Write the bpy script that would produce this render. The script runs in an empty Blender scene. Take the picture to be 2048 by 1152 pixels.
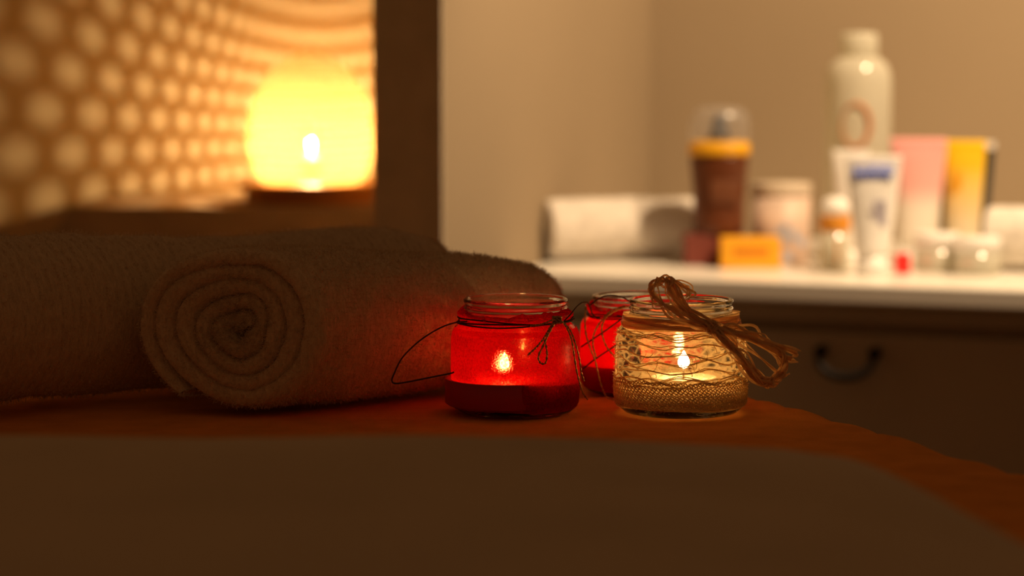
import bpy, bmesh, math, random
import numpy as np
from mathutils import Vector, Matrix, noise

random.seed(7)
rng = np.random.default_rng(7)
S = bpy.context.scene
COL = S.collection
PI = math.pi

# ------------------------------------------------------------------ camera
F = 4551.0                       # focal length in pixels of the 2048 frame (80 mm on 36 mm)
HC = 0.936                       # lens height
PITCH = math.radians(5.35)
cam_d = bpy.data.cameras.new('camera')
cam_d.lens = 80.0
cam_d.sensor_width = 36.0
cam_d.clip_start = 0.02
cam = bpy.data.objects.new('camera', cam_d)
COL.objects.link(cam)
cam.location = (0, 0, HC)
cam.rotation_euler = (PI / 2 - PITCH, 0, 0)
cam_d.dof.use_dof = True
cam_d.dof.focus_distance = 1.235
cam_d.dof.aperture_fstop = 4.9
S.camera = cam

# ------------------------------------------------------------------ world, exposure
w = bpy.data.worlds.new('world')
S.world = w
w.use_nodes = True
bgn = w.node_tree.nodes['Background']
bgn.inputs[0].default_value = (1.0, 0.42, 0.13, 1)
bgn.inputs[1].default_value = 0.074
S.view_settings.view_transform = 'Standard'
S.view_settings.look = 'None'
S.view_settings.exposure = 0.0
S.view_settings.gamma = 1.0
S.view_settings.use_curve_mapping = False
S.cycles.use_denoising = True
S.cycles.max_bounces = 14
S.cycles.transparent_max_bounces = 24
S.cycles.transmission_bounces = 10
S.cycles.sample_clamp_indirect = 4.0

TZ = 0.75                        # massage table surface
# dresser frame
DO = Vector((0.008, 2.25)); EX = Vector((0.9305, -0.3663)); EY = Vector((0.3663, 0.9305))
DZ = 0.741
DANG = math.atan2(EX.y, EX.x)


def DL(a, b, z=0.0):
    p = DO + EX * a + EY * b
    return Vector((p.x, p.y, z))


def on_dresser(px, b):
    """point on the dresser top, b metres behind its front edge, seen at column px"""
    k = (px - 1024) / F
    base = DO + EY * b
    a = (k * base.y - base.x) / (EX.x - k * EX.y)
    return DL(a, b, DZ)


def P(px, py, Y):
    """world point at depth Y along the photograph's ray"""
    u = (px - 1024) / F
    v = (576 - py) / F
    dy = math.cos(PITCH) + v * math.sin(PITCH)
    dz = -math.sin(PITCH) + v * math.cos(PITCH)
    t = Y / dy
    return Vector((u * t, Y, HC + dz * t))


# treatment-room spotlight over the dresser
sp = bpy.data.lights.new('dresser_spot', 'SPOT')
sp.energy = 88
sp.color = (1.0, 0.70, 0.41)
sp.spot_size = math.radians(80)
sp.spot_blend = 0.6
sp.shadow_soft_size = 0.05
spo = bpy.data.objects.new('dresser_spot', sp)
COL.objects.link(spo)
spo.location = DL(0.80, -0.11, DZ + 1.0)
spo.rotation_euler = (DL(0.3, 0.25, DZ + 0.12) - spo.location).to_track_quat('-Z', 'Y').to_euler()


# ------------------------------------------------------------------ materials
def nodes(name):
    m = bpy.data.materials.new(name)
    m.use_nodes = True
    nt = m.node_tree
    return m, nt, nt.nodes, nt.links


def pmat(name, col, rough=0.6, var=0.08, scale=30, bump=0.0, bscale=200, spec=0.4, metal=0.0, sheen=0.0):
    m, nt, N, L = nodes(name)
    b = N['Principled BSDF']
    tc = N.new('ShaderNodeTexCoord')
    n = N.new('ShaderNodeTexNoise'); n.inputs['Scale'].default_value = scale; n.inputs['Detail'].default_value = 4
    L.new(tc.outputs['Object'], n.inputs['Vector'])
    r = N.new('ShaderNodeValToRGB')
    r.color_ramp.elements[0].position = 0.3; r.color_ramp.elements[1].position = 0.7
    r.color_ramp.elements[0].color = (*[c * (1 - var) for c in col], 1)
    r.color_ramp.elements[1].color = (*[min(1, c * (1 + var)) for c in col], 1)
    L.new(n.outputs['Fac'], r.inputs['Fac']); L.new(r.outputs['Color'], b.inputs['Base Color'])
    b.inputs['Roughness'].default_value = rough
    b.inputs['Metallic'].default_value = metal
    b.inputs['Specular IOR Level'].default_value = spec
    if sheen: b.inputs['Sheen Weight'].default_value = sheen
    if bump:
        n2 = N.new('ShaderNodeTexNoise'); n2.inputs['Scale'].default_value = bscale; n2.inputs['Detail'].default_value = 3
        L.new(tc.outputs['Object'], n2.inputs['Vector'])
        bp = N.new('ShaderNodeBump'); bp.inputs['Strength'].default_value = bump; bp.inputs['Distance'].default_value = 0.001
        L.new(n2.outputs['Fac'], bp.inputs['Height']); L.new(bp.outputs['Normal'], b.inputs['Normal'])
    return m


def terry(name, col):
    m, nt, N, L = nodes(name)
    b = N['Principled BSDF']
    tc = N.new('ShaderNodeTexCoord'); mp = N.new('ShaderNodeMapping'); mp.inputs['Scale'].default_value = (620, 170, 170)
    mp.inputs['Rotation'].default_value = (0, 0.25, 0.35)
    n = N.new('ShaderNodeTexNoise'); n.inputs['Scale'].default_value = 1.0; n.inputs['Detail'].default_value = 5; n.inputs['Roughness'].default_value = 0.6
    L.new(tc.outputs['Object'], mp.inputs[0]); L.new(mp.outputs[0], n.inputs['Vector'])
    r = N.new('ShaderNodeValToRGB'); r.color_ramp.elements[0].position = 0.3; r.color_ramp.elements[1].position = 0.65
    r.color_ramp.elements[0].color = (*[c * 0.82 for c in col], 1); r.color_ramp.elements[1].color = (*[min(1, c * 1.08) for c in col], 1)
    L.new(n.outputs['Fac'], r.inputs['Fac']); L.new(r.outputs['Color'], b.inputs['Base Color'])
    bp = N.new('ShaderNodeBump'); bp.inputs['Strength'].default_value = 1.0; bp.inputs['Distance'].default_value = 0.0022
    L.new(n.outputs['Fac'], bp.inputs['Height']); L.new(bp.outputs['Normal'], b.inputs['Normal'])
    b.inputs['Roughness'].default_value = 0.95; b.inputs['Specular IOR Level'].default_value = 0.05
    b.inputs['Sheen Weight'].default_value = 0.25; b.inputs['Sheen Roughness'].default_value = 0.5
    return m


def glass_mat(name, tint=(0.97, 0.98, 0.96), rough=0.06, ior=1.5):
    m, nt, N, L = nodes(name)
    N.remove(N['Principled BSDF'])
    out = N['Material Output']
    fr = N.new('ShaderNodeFresnel'); fr.inputs['IOR'].default_value = ior
    tr = N.new('ShaderNodeBsdfTransparent'); tr.inputs['Color'].default_value = (*tint, 1)
    gl = N.new('ShaderNodeBsdfGlossy'); gl.inputs['Roughness'].default_value = rough
    tc = N.new('ShaderNodeTexCoord'); n = N.new('ShaderNodeTexNoise'); n.inputs['Scale'].default_value = 60
    L.new(tc.outputs['Object'], n.inputs['Vector'])
    bp = N.new('ShaderNodeBump'); bp.inputs['Strength'].default_value = 0.55; bp.inputs['Distance'].default_value = 0.002
    L.new(n.outputs['Fac'], bp.inputs['Height'])
    L.new(bp.outputs['Normal'], gl.inputs['Normal'])
    mx = N.new('ShaderNodeMixShader')
    L.new(fr.outputs[0], mx.inputs[0]); L.new(tr.outputs[0], mx.inputs[1]); L.new(gl.outputs[0], mx.inputs[2])
    L.new(mx.outputs[0], out.inputs['Surface'])
    return m


def sheer_mat(name, diff, trans, transp, w_trans, w_transp, rough_refr=0.0, w_refr=0.0, gloss=0.06, bump=0.0, bscale=300, speck=0, cell=0, refr=None, grough=0.3):
    """thin sheet: diffuse + translucent + tinted transparent (+ rough forward scatter)"""
    m, nt, N, L = nodes(name)
    N.remove(N['Principled BSDF'])
    out = N['Material Output']
    tc = N.new('ShaderNodeTexCoord'); n = N.new('ShaderNodeTexNoise')
    n.inputs['Scale'].default_value = bscale; n.inputs['Detail'].default_value = 4
    L.new(tc.outputs['Object'], n.inputs['Vector'])
    bp = N.new('ShaderNodeBump'); bp.inputs['Strength'].default_value = bump; bp.inputs['Distance'].default_value = 0.001
    L.new(n.outputs['Fac'], bp.inputs['Height'])
    d = N.new('ShaderNodeBsdfDiffuse'); d.inputs['Color'].default_value = (*diff, 1)
    t = N.new('ShaderNodeBsdfTranslucent'); t.inputs['Color'].default_value = (*trans, 1)
    x = N.new('ShaderNodeBsdfTransparent'); x.inputs['Color'].default_value = (*transp, 1)
    for q in (d, t): L.new(bp.outputs['Normal'], q.inputs['Normal'])
    if cell:      # beaded weave: alternating thicker and thinner cells
        vo = N.new('ShaderNodeTexVoronoi'); vo.inputs['Scale'].default_value = cell; vo.inputs['Randomness'].default_value = 0.15
        L.new(tc.outputs['Object'], vo.inputs['Vector'])
        cr = N.new('ShaderNodeValToRGB'); cr.color_ramp.elements[0].position = 0.30; cr.color_ramp.elements[1].position = 0.50
        cr.color_ramp.elements[0].color = (*trans, 1); cr.color_ramp.elements[1].color = (trans[0] * 0.10, trans[1] * 0.04, trans[2] * 0.01, 1)
        L.new(vo.outputs['Distance'], cr.inputs['Fac']); L.new(cr.outputs['Color'], t.inputs['Color'])
    m1 = N.new('ShaderNodeMixShader'); m1.inputs[0].default_value = w_trans
    L.new(d.outputs[0], m1.inputs[1]); L.new(t.outputs[0], m1.inputs[2])
    last = m1
    if w_refr:
        rf = N.new('ShaderNodeBsdfRefraction'); rf.inputs['Color'].default_value = (*(refr or trans), 1)
        rf.inputs['Roughness'].default_value = rough_refr; rf.inputs['IOR'].default_value = 1.12
        L.new(bp.outputs['Normal'], rf.inputs['Normal'])
        m3 = N.new('ShaderNodeMixShader'); m3.inputs[0].default_value = w_refr
        L.new(last.outputs[0], m3.inputs[1]); L.new(rf.outputs[0], m3.inputs[2]); last = m3
    if gloss:
        g = N.new('ShaderNodeBsdfGlossy'); g.inputs['Roughness'].default_value = grough
        m4 = N.new('ShaderNodeMixShader'); m4.inputs[0].default_value = gloss
        L.new(last.outputs[0], m4.inputs[1]); L.new(g.outputs[0], m4.inputs[2]); last = m4
    m2 = N.new('ShaderNodeMixShader'); m2.inputs[0].default_value = w_transp
    if speck:
        ns = N.new('ShaderNodeTexNoise'); ns.inputs['Scale'].default_value = speck; ns.inputs['Detail'].default_value = 2
        L.new(tc.outputs['Object'], ns.inputs['Vector'])
        mr = N.new('ShaderNodeMapRange'); mr.inputs['From Min'].default_value = 0.46; mr.inputs['From Max'].default_value = 0.66
        mr.inputs['To Min'].default_value = w_transp * 0.1; mr.inputs['To Max'].default_value = w_transp * 2.2
        L.new(ns.outputs['Fac'], mr.inputs['Value']); L.new(mr.outputs[0], m2.inputs[0])
    L.new(last.outputs[0], m2.inputs[1]); L.new(x.outputs[0], m2.inputs[2])
    L.new(m2.outputs[0], out.inputs['Surface'])
    return m


def emit_mat(name, col, strength):
    m, nt, N, L = nodes(name)
    N.remove(N['Principled BSDF'])
    e = N.new('ShaderNodeEmission'); e.inputs[0].default_value = (*col, 1); e.inputs[1].default_value = strength
    L.new(e.outputs[0], N['Material Output'].inputs['Surface'])
    return m


def wood_mat(name, c1, c2, rough=0.5, spec=0.3, scale=1.0):
    m, nt, N, L = nodes(name)
    b = N['Principled BSDF']
    tc = N.new('ShaderNodeTexCoord'); mp = N.new('ShaderNodeMapping'); mp.inputs['Scale'].default_value = (3 * scale, 3 * scale, 40 * scale)
    n = N.new('ShaderNodeTexNoise'); n.inputs['Scale'].default_value = 3; n.inputs['Detail'].default_value = 6
    r = N.new('ShaderNodeValToRGB'); r.color_ramp.elements[0].color = (*c1, 1); r.color_ramp.elements[1].color = (*c2, 1)
    L.new(tc.outputs['Object'], mp.inputs[0]); L.new(mp.outputs[0], n.inputs['Vector'])
    L.new(n.outputs['Fac'], r.inputs['Fac']); L.new(r.outputs['Color'], b.inputs['Base Color'])
    b.inputs['Roughness'].default_value = rough; b.inputs['Specular IOR Level'].default_value = spec
    return m


def grad_mat(name, stops, axis='Z', lo=0.0, hi=0.1, rough=0.4):
    """printed colour bands along the object's own height"""
    m, nt, N, L = nodes(name)
    b = N['Principled BSDF']
    tc = N.new('ShaderNodeTexCoord'); sx = N.new('ShaderNodeSeparateXYZ'); mr = N.new('ShaderNodeMapRange')
    mr.inputs['From Min'].default_value = lo; mr.inputs['From Max'].default_value = hi
    r = N.new('ShaderNodeValToRGB')
    els = r.color_ramp.elements
    els[0].position = stops[0][0]; els[0].color = (*stops[0][1], 1)
    els[1].position = stops[-1][0]; els[1].color = (*stops[-1][1], 1)
    for p, c in stops[1:-1]:
        e = els.new(p); e.color = (*c, 1)
    L.new(tc.outputs['Object'], sx.inputs[0]); L.new(sx.outputs[axis], mr.inputs['Value'])
    L.new(mr.outputs[0], r.inputs['Fac']); L.new(r.outputs['Color'], b.inputs['Base Color'])
    b.inputs['Roughness'].default_value = rough
    return m


M = {}
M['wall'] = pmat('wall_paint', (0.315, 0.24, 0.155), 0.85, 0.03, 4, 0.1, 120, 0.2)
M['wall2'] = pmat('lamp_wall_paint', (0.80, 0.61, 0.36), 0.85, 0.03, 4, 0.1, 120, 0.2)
M['floor'] = wood_mat('floor_wood', (0.10, 0.06, 0.035), (0.17, 0.10, 0.06))
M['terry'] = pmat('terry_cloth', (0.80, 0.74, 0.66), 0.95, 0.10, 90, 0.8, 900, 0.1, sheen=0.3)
M['terry_dim'] = terry('terry_cloth_shaded', (0.80, 0.66, 0.52))  # copy of the white terry with dimness and warm glow put into its colour
M['sheet'] = pmat('white_cotton', (0.68, 0.61, 0.52), 0.95, 0.05, 12, 0.3, 500, 0.1)
M['orange_cloth'] = pmat('orange_cotton', (0.82, 0.35, 0.09), 0.95, 0.10, 40, 0.5, 700, 0.0)
M['dresser_top'] = pmat('dresser_top_white', (0.86, 0.82, 0.74), 0.28, 0.02, 10, 0, 1, 0.5)
M['dresser_front'] = pmat('dresser_front_taupe', (0.48, 0.41, 0.34), 0.6, 0.05, 6, 0, 1, 0.3)
M['iron'] = pmat('black_iron', (0.015, 0.012, 0.01), 0.5, 0.1, 50, 0, 1, 0.3, 0.5)
M['glass'] = glass_mat('jar_glass')
m, nt, N, L = nodes('neck_glass')
N.remove(N['Principled BSDF'])
g_ = N.new('ShaderNodeBsdfGlass'); g_.inputs['Color'].default_value = (0.97, 0.98, 0.96, 1); g_.inputs['IOR'].default_value = 1.5; g_.inputs['Roughness'].default_value = 0.02
n_ = N.new('ShaderNodeTexNoise'); n_.inputs['Scale'].default_value = 90; b_ = N.new('ShaderNodeBump'); b_.inputs['Strength'].default_value = 0.3; b_.inputs['Distance'].default_value = 0.001
tc_ = N.new('ShaderNodeTexCoord'); L.new(tc_.outputs['Object'], n_.inputs['Vector']); L.new(n_.outputs['Fac'], b_.inputs['Height']); L.new(b_.outputs['Normal'], g_.inputs['Normal'])
L.new(g_.outputs[0], N['Material Output'].inputs['Surface'])
M['neck_glass'] = m
M['wick'] = pmat('burnt_wick', (0.02, 0.015, 0.01), 0.9)
M['flame'] = emit_mat('candle_flame', (1.0, 0.52, 0.17), 170)
M['redpaper'] = sheer_mat('red_paper', (0.75, 0.012, 0.02), (0.74, 0.0012, 0.003), (1.0, 0.46, 0.22), 0.60, 0.11, 0.30, 0.46, 0.010, 1.0, 900, speck=650, refr=(0.95, 0.065, 0.045))
M['redcrepe'] = sheer_mat('red_crepe_paper', (0.75, 0.012, 0.02), (0.90, 0.0012, 0.003), (1.0, 0.42, 0.20), 0.65, 0.03, 0.5, 0.2, 0.010, 1.0, 1500, speck=900)
M['redwax'] = pmat('red_wax', (0.45, 0.02, 0.04), 0.5, 0.05, 50)
M['cream_wax'] = sheer_mat('cream_wax', (0.9, 0.82, 0.66), (0.9, 0.75, 0.5), (1, 1, 1), 0.35, 0.0, gloss=0.05)
M['tin'] = pmat('tealight_tin', (0.75, 0.72, 0.68), 0.3, 0.03, 50, metal=0.9)
M['twine'] = pmat('dark_twine', (0.05, 0.022, 0.012), 0.8, 0.3, 300)
M['gold'] = pmat('gold_beaded_cord', (0.42, 0.26, 0.08), 0.35, 0.6, 900, 0.3, 900, 0.6, 0.6)
M['lace'] = sheer_mat('cream_lace_thread', (0.88, 0.74, 0.50), (0.92, 0.74, 0.44), (1, 1, 1), 0.45, 0.0, gloss=0.02, bump=0.8, bscale=1200)
def net_mat():
    m, nt, N, L = nodes('cream_netting')
    N.remove(N['Principled BSDF']); out = N['Material Output']
    tc = N.new('ShaderNodeTexCoord')
    mp = N.new('ShaderNodeMapping'); mp.inputs['Scale'].default_value = (1, 1, 1.9)
    v = N.new('ShaderNodeTexVoronoi'); v.feature = 'DISTANCE_TO_EDGE'; v.inputs['Scale'].default_value = 150
    n = N.new('ShaderNodeTexNoise'); n.inputs['Scale'].default_value = 70; n.inputs['Detail'].default_value = 3
    L.new(tc.outputs['Object'], mp.inputs[0]); L.new(mp.outputs[0], v.inputs['Vector']); L.new(tc.outputs['Object'], n.inputs['Vector'])
    ad = N.new('ShaderNodeMath'); ad.operation = 'MULTIPLY_ADD'; ad.inputs[1].default_value = -0.55; L.new(n.outputs['Fac'], ad.inputs[0]); ad.inputs[2].default_value = 0.30
    su = N.new('ShaderNodeMath'); su.operation = 'ADD'; L.new(v.outputs['Distance'], su.inputs[0]); L.new(ad.outputs[0], su.inputs[1])
    mr = N.new('ShaderNodeMapRange'); mr.inputs['From Min'].default_value = 0.03; mr.inputs['From Max'].default_value = 0.24
    mr.inputs['To Min'].default_value = 0.45; mr.inputs['To Max'].default_value = 0.98
    L.new(su.outputs[0], mr.inputs['Value'])
    d = N.new('ShaderNodeBsdfDiffuse'); d.inputs['Color'].default_value = (0.88, 0.74, 0.50, 1)
    t = N.new('ShaderNodeBsdfTranslucent'); t.inputs['Color'].default_value = (0.92, 0.74, 0.44, 1)
    x = N.new('ShaderNodeBsdfTransparent')
    m1 = N.new('ShaderNodeMixShader'); m1.inputs[0].default_value = 0.5
    L.new(d.outputs[0], m1.inputs[1]); L.new(t.outputs[0], m1.inputs[2])
    m2 = N.new('ShaderNodeMixShader'); L.new(mr.outputs[0], m2.inputs[0]); L.new(m1.outputs[0], m2.inputs[1]); L.new(x.outputs[0], m2.inputs[2])
    L.new(m2.outputs[0], out.inputs['Surface'])
    return m


M['net'] = net_mat()
M['raffia'] = sheer_mat('raffia_straw', (0.94, 0.76, 0.52), (0.96, 0.74, 0.46), (1, 0.9, 0.75), 0.55, 0.14, gloss=0.08, bump=0.6, bscale=500)
M['shade'] = sheer_mat('amber_lamp_shade', (0.46, 0.27, 0.11), (0.46, 0.28, 0.12), (1.0, 0.62, 0.19), 0.5, 0.27, gloss=0.0)
M['bulb'] = emit_mat('lamp_filament', (1.0, 0.66, 0.32), 34000)
M['amber'] = pmat('amber_socket', (0.60, 0.30, 0.05), 0.5)
M['base_wood'] = wood_mat('lamp_base_wood', (0.50, 0.19, 0.03), (0.65, 0.28, 0.05))
M['cover'] = pmat('brown_cover_cloth', (0.52, 0.38, 0.25), 0.95, 0.1, 20, 0.3, 300, 0.1)
M['chest'] = wood_mat('chest_wood', (0.20, 0.12, 0.07), (0.28, 0.17, 0.10))
M['brown_plastic'] = pmat('brown_plastic', (0.12, 0.035, 0.012), 0.35, 0.05, 20)
M['yellow_plastic'] = pmat('yellow_plastic', (0.80, 0.40, 0.01), 0.4, 0.05, 20)
M['clear_cap'] = sheer_mat('clear_plastic_cap', (0.8, 0.8, 0.8), (0.8, 0.8, 0.8), (0.95, 0.95, 0.95), 0.4, 0.80, gloss=0.2)
M['nozzle'] = pmat('dark_nozzle', (0.05, 0.05, 0.06), 0.4)
M['maroon'] = pmat('maroon_card', (0.20, 0.045, 0.03), 0.6)
M['orange_card'] = pmat('orange_card', (0.98, 0.46, 0.02), 0.5)
M['orange_print'] = pmat('orange_print', (0.75, 0.26, 0.01), 0.5)
M['milky'] = sheer_mat('milky_plastic', (0.80, 0.78, 0.66), (0.8, 0.75, 0.6), (0.95, 0.93, 0.82), 0.30, 0.22, gloss=0.10, grough=0.10)
M['white_plastic'] = pmat('white_plastic', (0.88, 0.86, 0.82), 0.35, 0.02, 20)
M['cream_plastic'] = pmat('cream_plastic', (0.62, 0.52, 0.40), 0.45, 0.02, 20)
M['logo'] = pmat('russet_print', (0.50, 0.20, 0.08), 0.5)
M['pinkish'] = pmat('pale_pink_print', (0.66, 0.50, 0.40), 0.5, 0.15, 40)
M['blue'] = pmat('blue_print', (0.02, 0.12, 0.75), 0.5)
M['pale_blue'] = pmat('pale_blue_print', (0.45, 0.50, 0.62), 0.5, 0.2, 60)
M['tube_pink'] = grad_mat('pink_tube_print', [(0.0, (0.86, 0.84, 0.76)), (0.45, (0.86, 0.80, 0.70)), (0.62, (0.88, 0.46, 0.42)), (1.0, (0.90, 0.42, 0.40))], 'Z', 0.0, 0.13)
M['tube_yellow'] = grad_mat('yellow_tube_print', [(0.0, (0.85, 0.80, 0.66)), (0.35, (0.85, 0.72, 0.48)), (0.6, (0.88, 0.62, 0.22)), (0.85, (0.90, 0.55, 0.02)), (1.0, (0.92, 0.56, 0.01))], 'Z', 0.0, 0.12)
M['black_plastic'] = pmat('black_plastic', (0.03, 0.03, 0.028), 0.4)
M['red_plastic'] = pmat('red_plastic', (0.85, 0.02, 0.015), 0.35)
M['amber_band'] = pmat('amber_label', (0.72, 0.30, 0.03), 0.5)


# ------------------------------------------------------------------ mesh helpers
class MB:
    def __init__(s): s.v = []; s.f = []

    def add(s, vs, fs):
        o = len(s.v)
        s.v.extend([tuple(v) for v in vs]); s.f.extend([tuple(i + o for i in f) for f in fs])
        return s


def build(name, mb, m, parent=None, smooth=True, loc=None, rot=None, mods=None):
    me = bpy.data.meshes.new(name)
    me.from_pydata(mb.v, [], mb.f)
    me.materials.append(m)
    if smooth:
        me.polygons.foreach_set('use_smooth', [True] * len(me.polygons))
    me.update()
    o = bpy.data.objects.new(name, me)
    COL.objects.link(o)
    if parent: o.parent = parent
    if loc is not None: o.location = loc
    if rot is not None: o.rotation_euler = rot
    return o


def thing(name, label, cat, loc=(0, 0, 0), rz=0, group=None):
    o = bpy.data.objects.new(name, None)
    o.empty_display_size = 0.02
    COL.objects.link(o); o.location = loc; o.rotation_euler = (0, 0, rz)
    o['label'] = label; o['category'] = cat
    if group: o['group'] = group
    return o


def tag(o, label, cat, group=None):
    o['label'] = label; o['category'] = cat
    if group: o['group'] = group
    return o


def lathe(prof, seg=64, mb=None, c=(0, 0, 0), fn=None, close=False):
    mb = mb or MB()
    vs = []; fs = []
    n = len(prof)
    for i, (r, z) in enumerate(prof):
        for k in range(seg):
            a = 2 * PI * k / seg
            rr, zz = (r, z) if fn is None else fn(r, z, a)
            vs.append((c[0] + rr * math.cos(a), c[1] + rr * math.sin(a), c[2] + zz))
    rng_i = range(n if close else n - 1)
    for i in rng_i:
        j = (i + 1) % n
        for k in range(seg):
            k2 = (k + 1) % seg
            fs.append((i * seg + k, i * seg + k2, j * seg + k2, j * seg + k))
    return mb.add(vs, fs)


def smooth_path(pts, n):
    """Catmull-Rom through the points"""
    pts = [Vector(p) for p in pts]
    P0 = [2 * pts[0] - pts[1]] + pts + [2 * pts[-1] - pts[-2]]
    out = []
    m = len(pts) - 1
    for i in range(n):
        t = i / (n - 1) * m
        k = min(int(t), m - 1); u = t - k
        a, b, c, d = P0[k], P0[k + 1], P0[k + 2], P0[k + 3]
        out.append(0.5 * ((2 * b) + (c - a) * u + (2 * a - 5 * b + 4 * c - d) * u * u + (3 * b - 3 * c + d - a) * u ** 3))
    return out


def frames(path):
    up = Vector((0, 0, 1)); res = []
    n = len(path); prev = None
    for i, p in enumerate(path):
        t = (path[min(i + 1, n - 1)] - path[max(i - 1, 0)])
        if t.length < 1e-9: t = Vector((1, 0, 0))
        t.normalize()
        if prev is None:
            s = t.cross(up)
            if s.length < 1e-3: s = t.cross(Vector((0, 1, 0)))
        else:
            s = prev - t * prev.dot(t)
        if s.length < 1e-6: s = t.orthogonal()
        s.normalize(); prev = s
        res.append((p, t, s, t.cross(s).normalized()))
    return res


def tube(path, r, seg=6, mb=None, closed=False, rfn=None):
    mb = mb or MB()
    fr = frames(path); vs = []; fs = []
    n = len(path)
    for i, (p, t, s, b) in enumerate(fr):
        rr = r if rfn is None else rfn(i / (n - 1))
        for k in range(seg):
            a = 2 * PI * k / seg
            vs.append(p + s * rr * math.cos(a) + b * rr * math.sin(a))
    for i in range(n if closed else n - 1):
        j = (i + 1) % n
        for k in range(seg):
            k2 = (k + 1) % seg
            fs.append((i * seg + k, i * seg + k2, j * seg + k2, j * seg + k))
    if not closed:
        fs.append(tuple(range(seg - 1, -1, -1))); fs.append(tuple((n - 1) * seg + k for k in range(seg)))
    return mb.add(vs, fs)


def ribbon(path, wid, thick=0.0002, mb=None, twist0=0.0, twist1=0.0, taper=True, face=None):
    """thin closed strip"""
    mb = mb or MB()
    n = len(path); vs = []; fs = []
    for i, (p, t, s, b) in enumerate(frames(path)):
        u = i / (n - 1)
        if face is not None:
            s = t.cross(face)
            s = s.normalized() if s.length > 1e-3 else b
            b = t.cross(s).normalized()
        a = twist0 + (twist1 - twist0) * u
        s2 = s * math.cos(a) + b * math.sin(a); b2 = b * math.cos(a) - s * math.sin(a)
        h = wid / 2 * (min(1, 8 * u + 0.3) * min(1, 8 * (1 - u) + 0.3) if taper else 1)
        # slightly cupped section, four points closed with thickness
        for sx, bx in ((-h, thick), (0, thick * 1.6 + h * 0.25), (h, thick), (h, -thick), (0, -thick + h * 0.25), (-h, -thick)):
            vs.append(p + s2 * sx + b2 * bx)
    for i in range(n - 1):
        for k in range(6):
            k2 = (k + 1) % 6
            fs.append((i * 6 + k, i * 6 + k2, (i + 1) * 6 + k2, (i + 1) * 6 + k))
    fs.append((5, 4, 3, 2, 1, 0)); fs.append(tuple((n - 1) * 6 + k for k in range(6)))
    return mb.add(vs, fs)


def box_mb(sx, sy, sz, bev=0.002, c=(0, 0, 0), seg=3, taper=None):
    bm = bmesh.new()
    bmesh.ops.create_cube(bm, size=1)
    for v in bm.verts:
        v.co = Vector((v.co.x * sx, v.co.y * sy, v.co.z * sz))
        if taper and v.co.z < 0: v.co.x *= taper; v.co.y *= taper
        v.co += Vector(c)
    if bev: bmesh.ops.bevel(bm, geom=bm.edges[:], offset=bev, segments=seg, profile=0.5, affect='EDGES')
    bm.verts.index_update()
    mb = MB().add([v.co.copy() for v in bm.verts], [[v.index for v in f.verts] for f in bm.faces])
    bm.free()
    return mb


def sstep(a, b, x):
    t = max(0.0, min(1.0, (x - a) / (b - a))); return t * t * (3 - 2 * t)


def struct(o):
    o['kind'] = 'structure'; return o


def prism(pts, z0, z1):
    n = len(pts); vs = [(x, y, z0) for x, y in pts] + [(x, y, z1) for x, y in pts]
    fs = [tuple(range(n - 1, -1, -1)), tuple(range(n, 2 * n))] + [(i, (i + 1) % n, n + (i + 1) % n, n + i) for i in range(n)]
    return MB().add(vs, fs)


# ------------------------------------------------------------------ room shell
H = 2.5
struct(build('floor', prism([(-1.8, -1.2), (2.6, -1.2), (2.6, 3.1), (-1.8, 3.1)], -0.06, 0.0), M['floor'], smooth=False))
W0 = Vector((-0.001, 2.275)); DWL = Vector((0.3097, 0.951))      # line of the short wall beside the dresser
th = 0.068
E0 = W0 - DWL * 0.202                      # its free end
KC = W0 + DWL * 0.552                      # room corner behind the dresser
q = [E0, KC + DWL * 0.10, KC + DWL * 0.10 - EX * th, E0 - EX * th]
struct(build('wall_middle', prism([(v.x, v.y) for v in q], 0, H), M['wall'], smooth=False))
tq = [E0 - EX * (th + 0.001) - EY * 0.0015, E0 + EX * 0.0005 - EY * 0.0015, E0 + EX * 0.0005 - EY * 0.0002, E0 - EX * (th + 0.001) - EY * 0.0002]
struct(build('end_lightener_1', prism([(v.x, v.y) for v in tq], 0, H), pmat('end_lightener_tone', (0.84, 0.74, 0.58), 0.8), smooth=False))  # added pale sheet, brightens the dark wall end by its colour; no real board
q = [KC, KC + EX * 1.7, KC + EX * 1.7 + EY * 0.08, KC + EY * 0.08]
struct(build('wall_right', prism([(v.x, v.y) for v in q], 0, H), M['wall'], smooth=False))
LW = 2.66
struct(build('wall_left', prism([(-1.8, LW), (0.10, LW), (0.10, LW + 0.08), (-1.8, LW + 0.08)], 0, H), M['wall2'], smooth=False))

# ------------------------------------------------------------------ dresser
dr = thing('dresser', 'dark taupe dresser with white top against the right wall', 'dresser', DL(0, 0, 0), DANG)
DW, DD = 1.0, 0.565
build('body', box_mb(DW, DD - 0.045, DZ - 0.022, 0.002, (DW / 2 + 0.003, DD / 2 + 0.0205, (DZ - 0.022) / 2)), M['dresser_front'], dr, False)


def wall_a(b):
    '''distance along the dresser front where the short wall crosses depth b'''
    t_ = (b - (W0 - DO).dot(EY)) / DWL.dot(EY)
    return (W0 + DWL * t_ - DO).dot(EX) + 0.001


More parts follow.
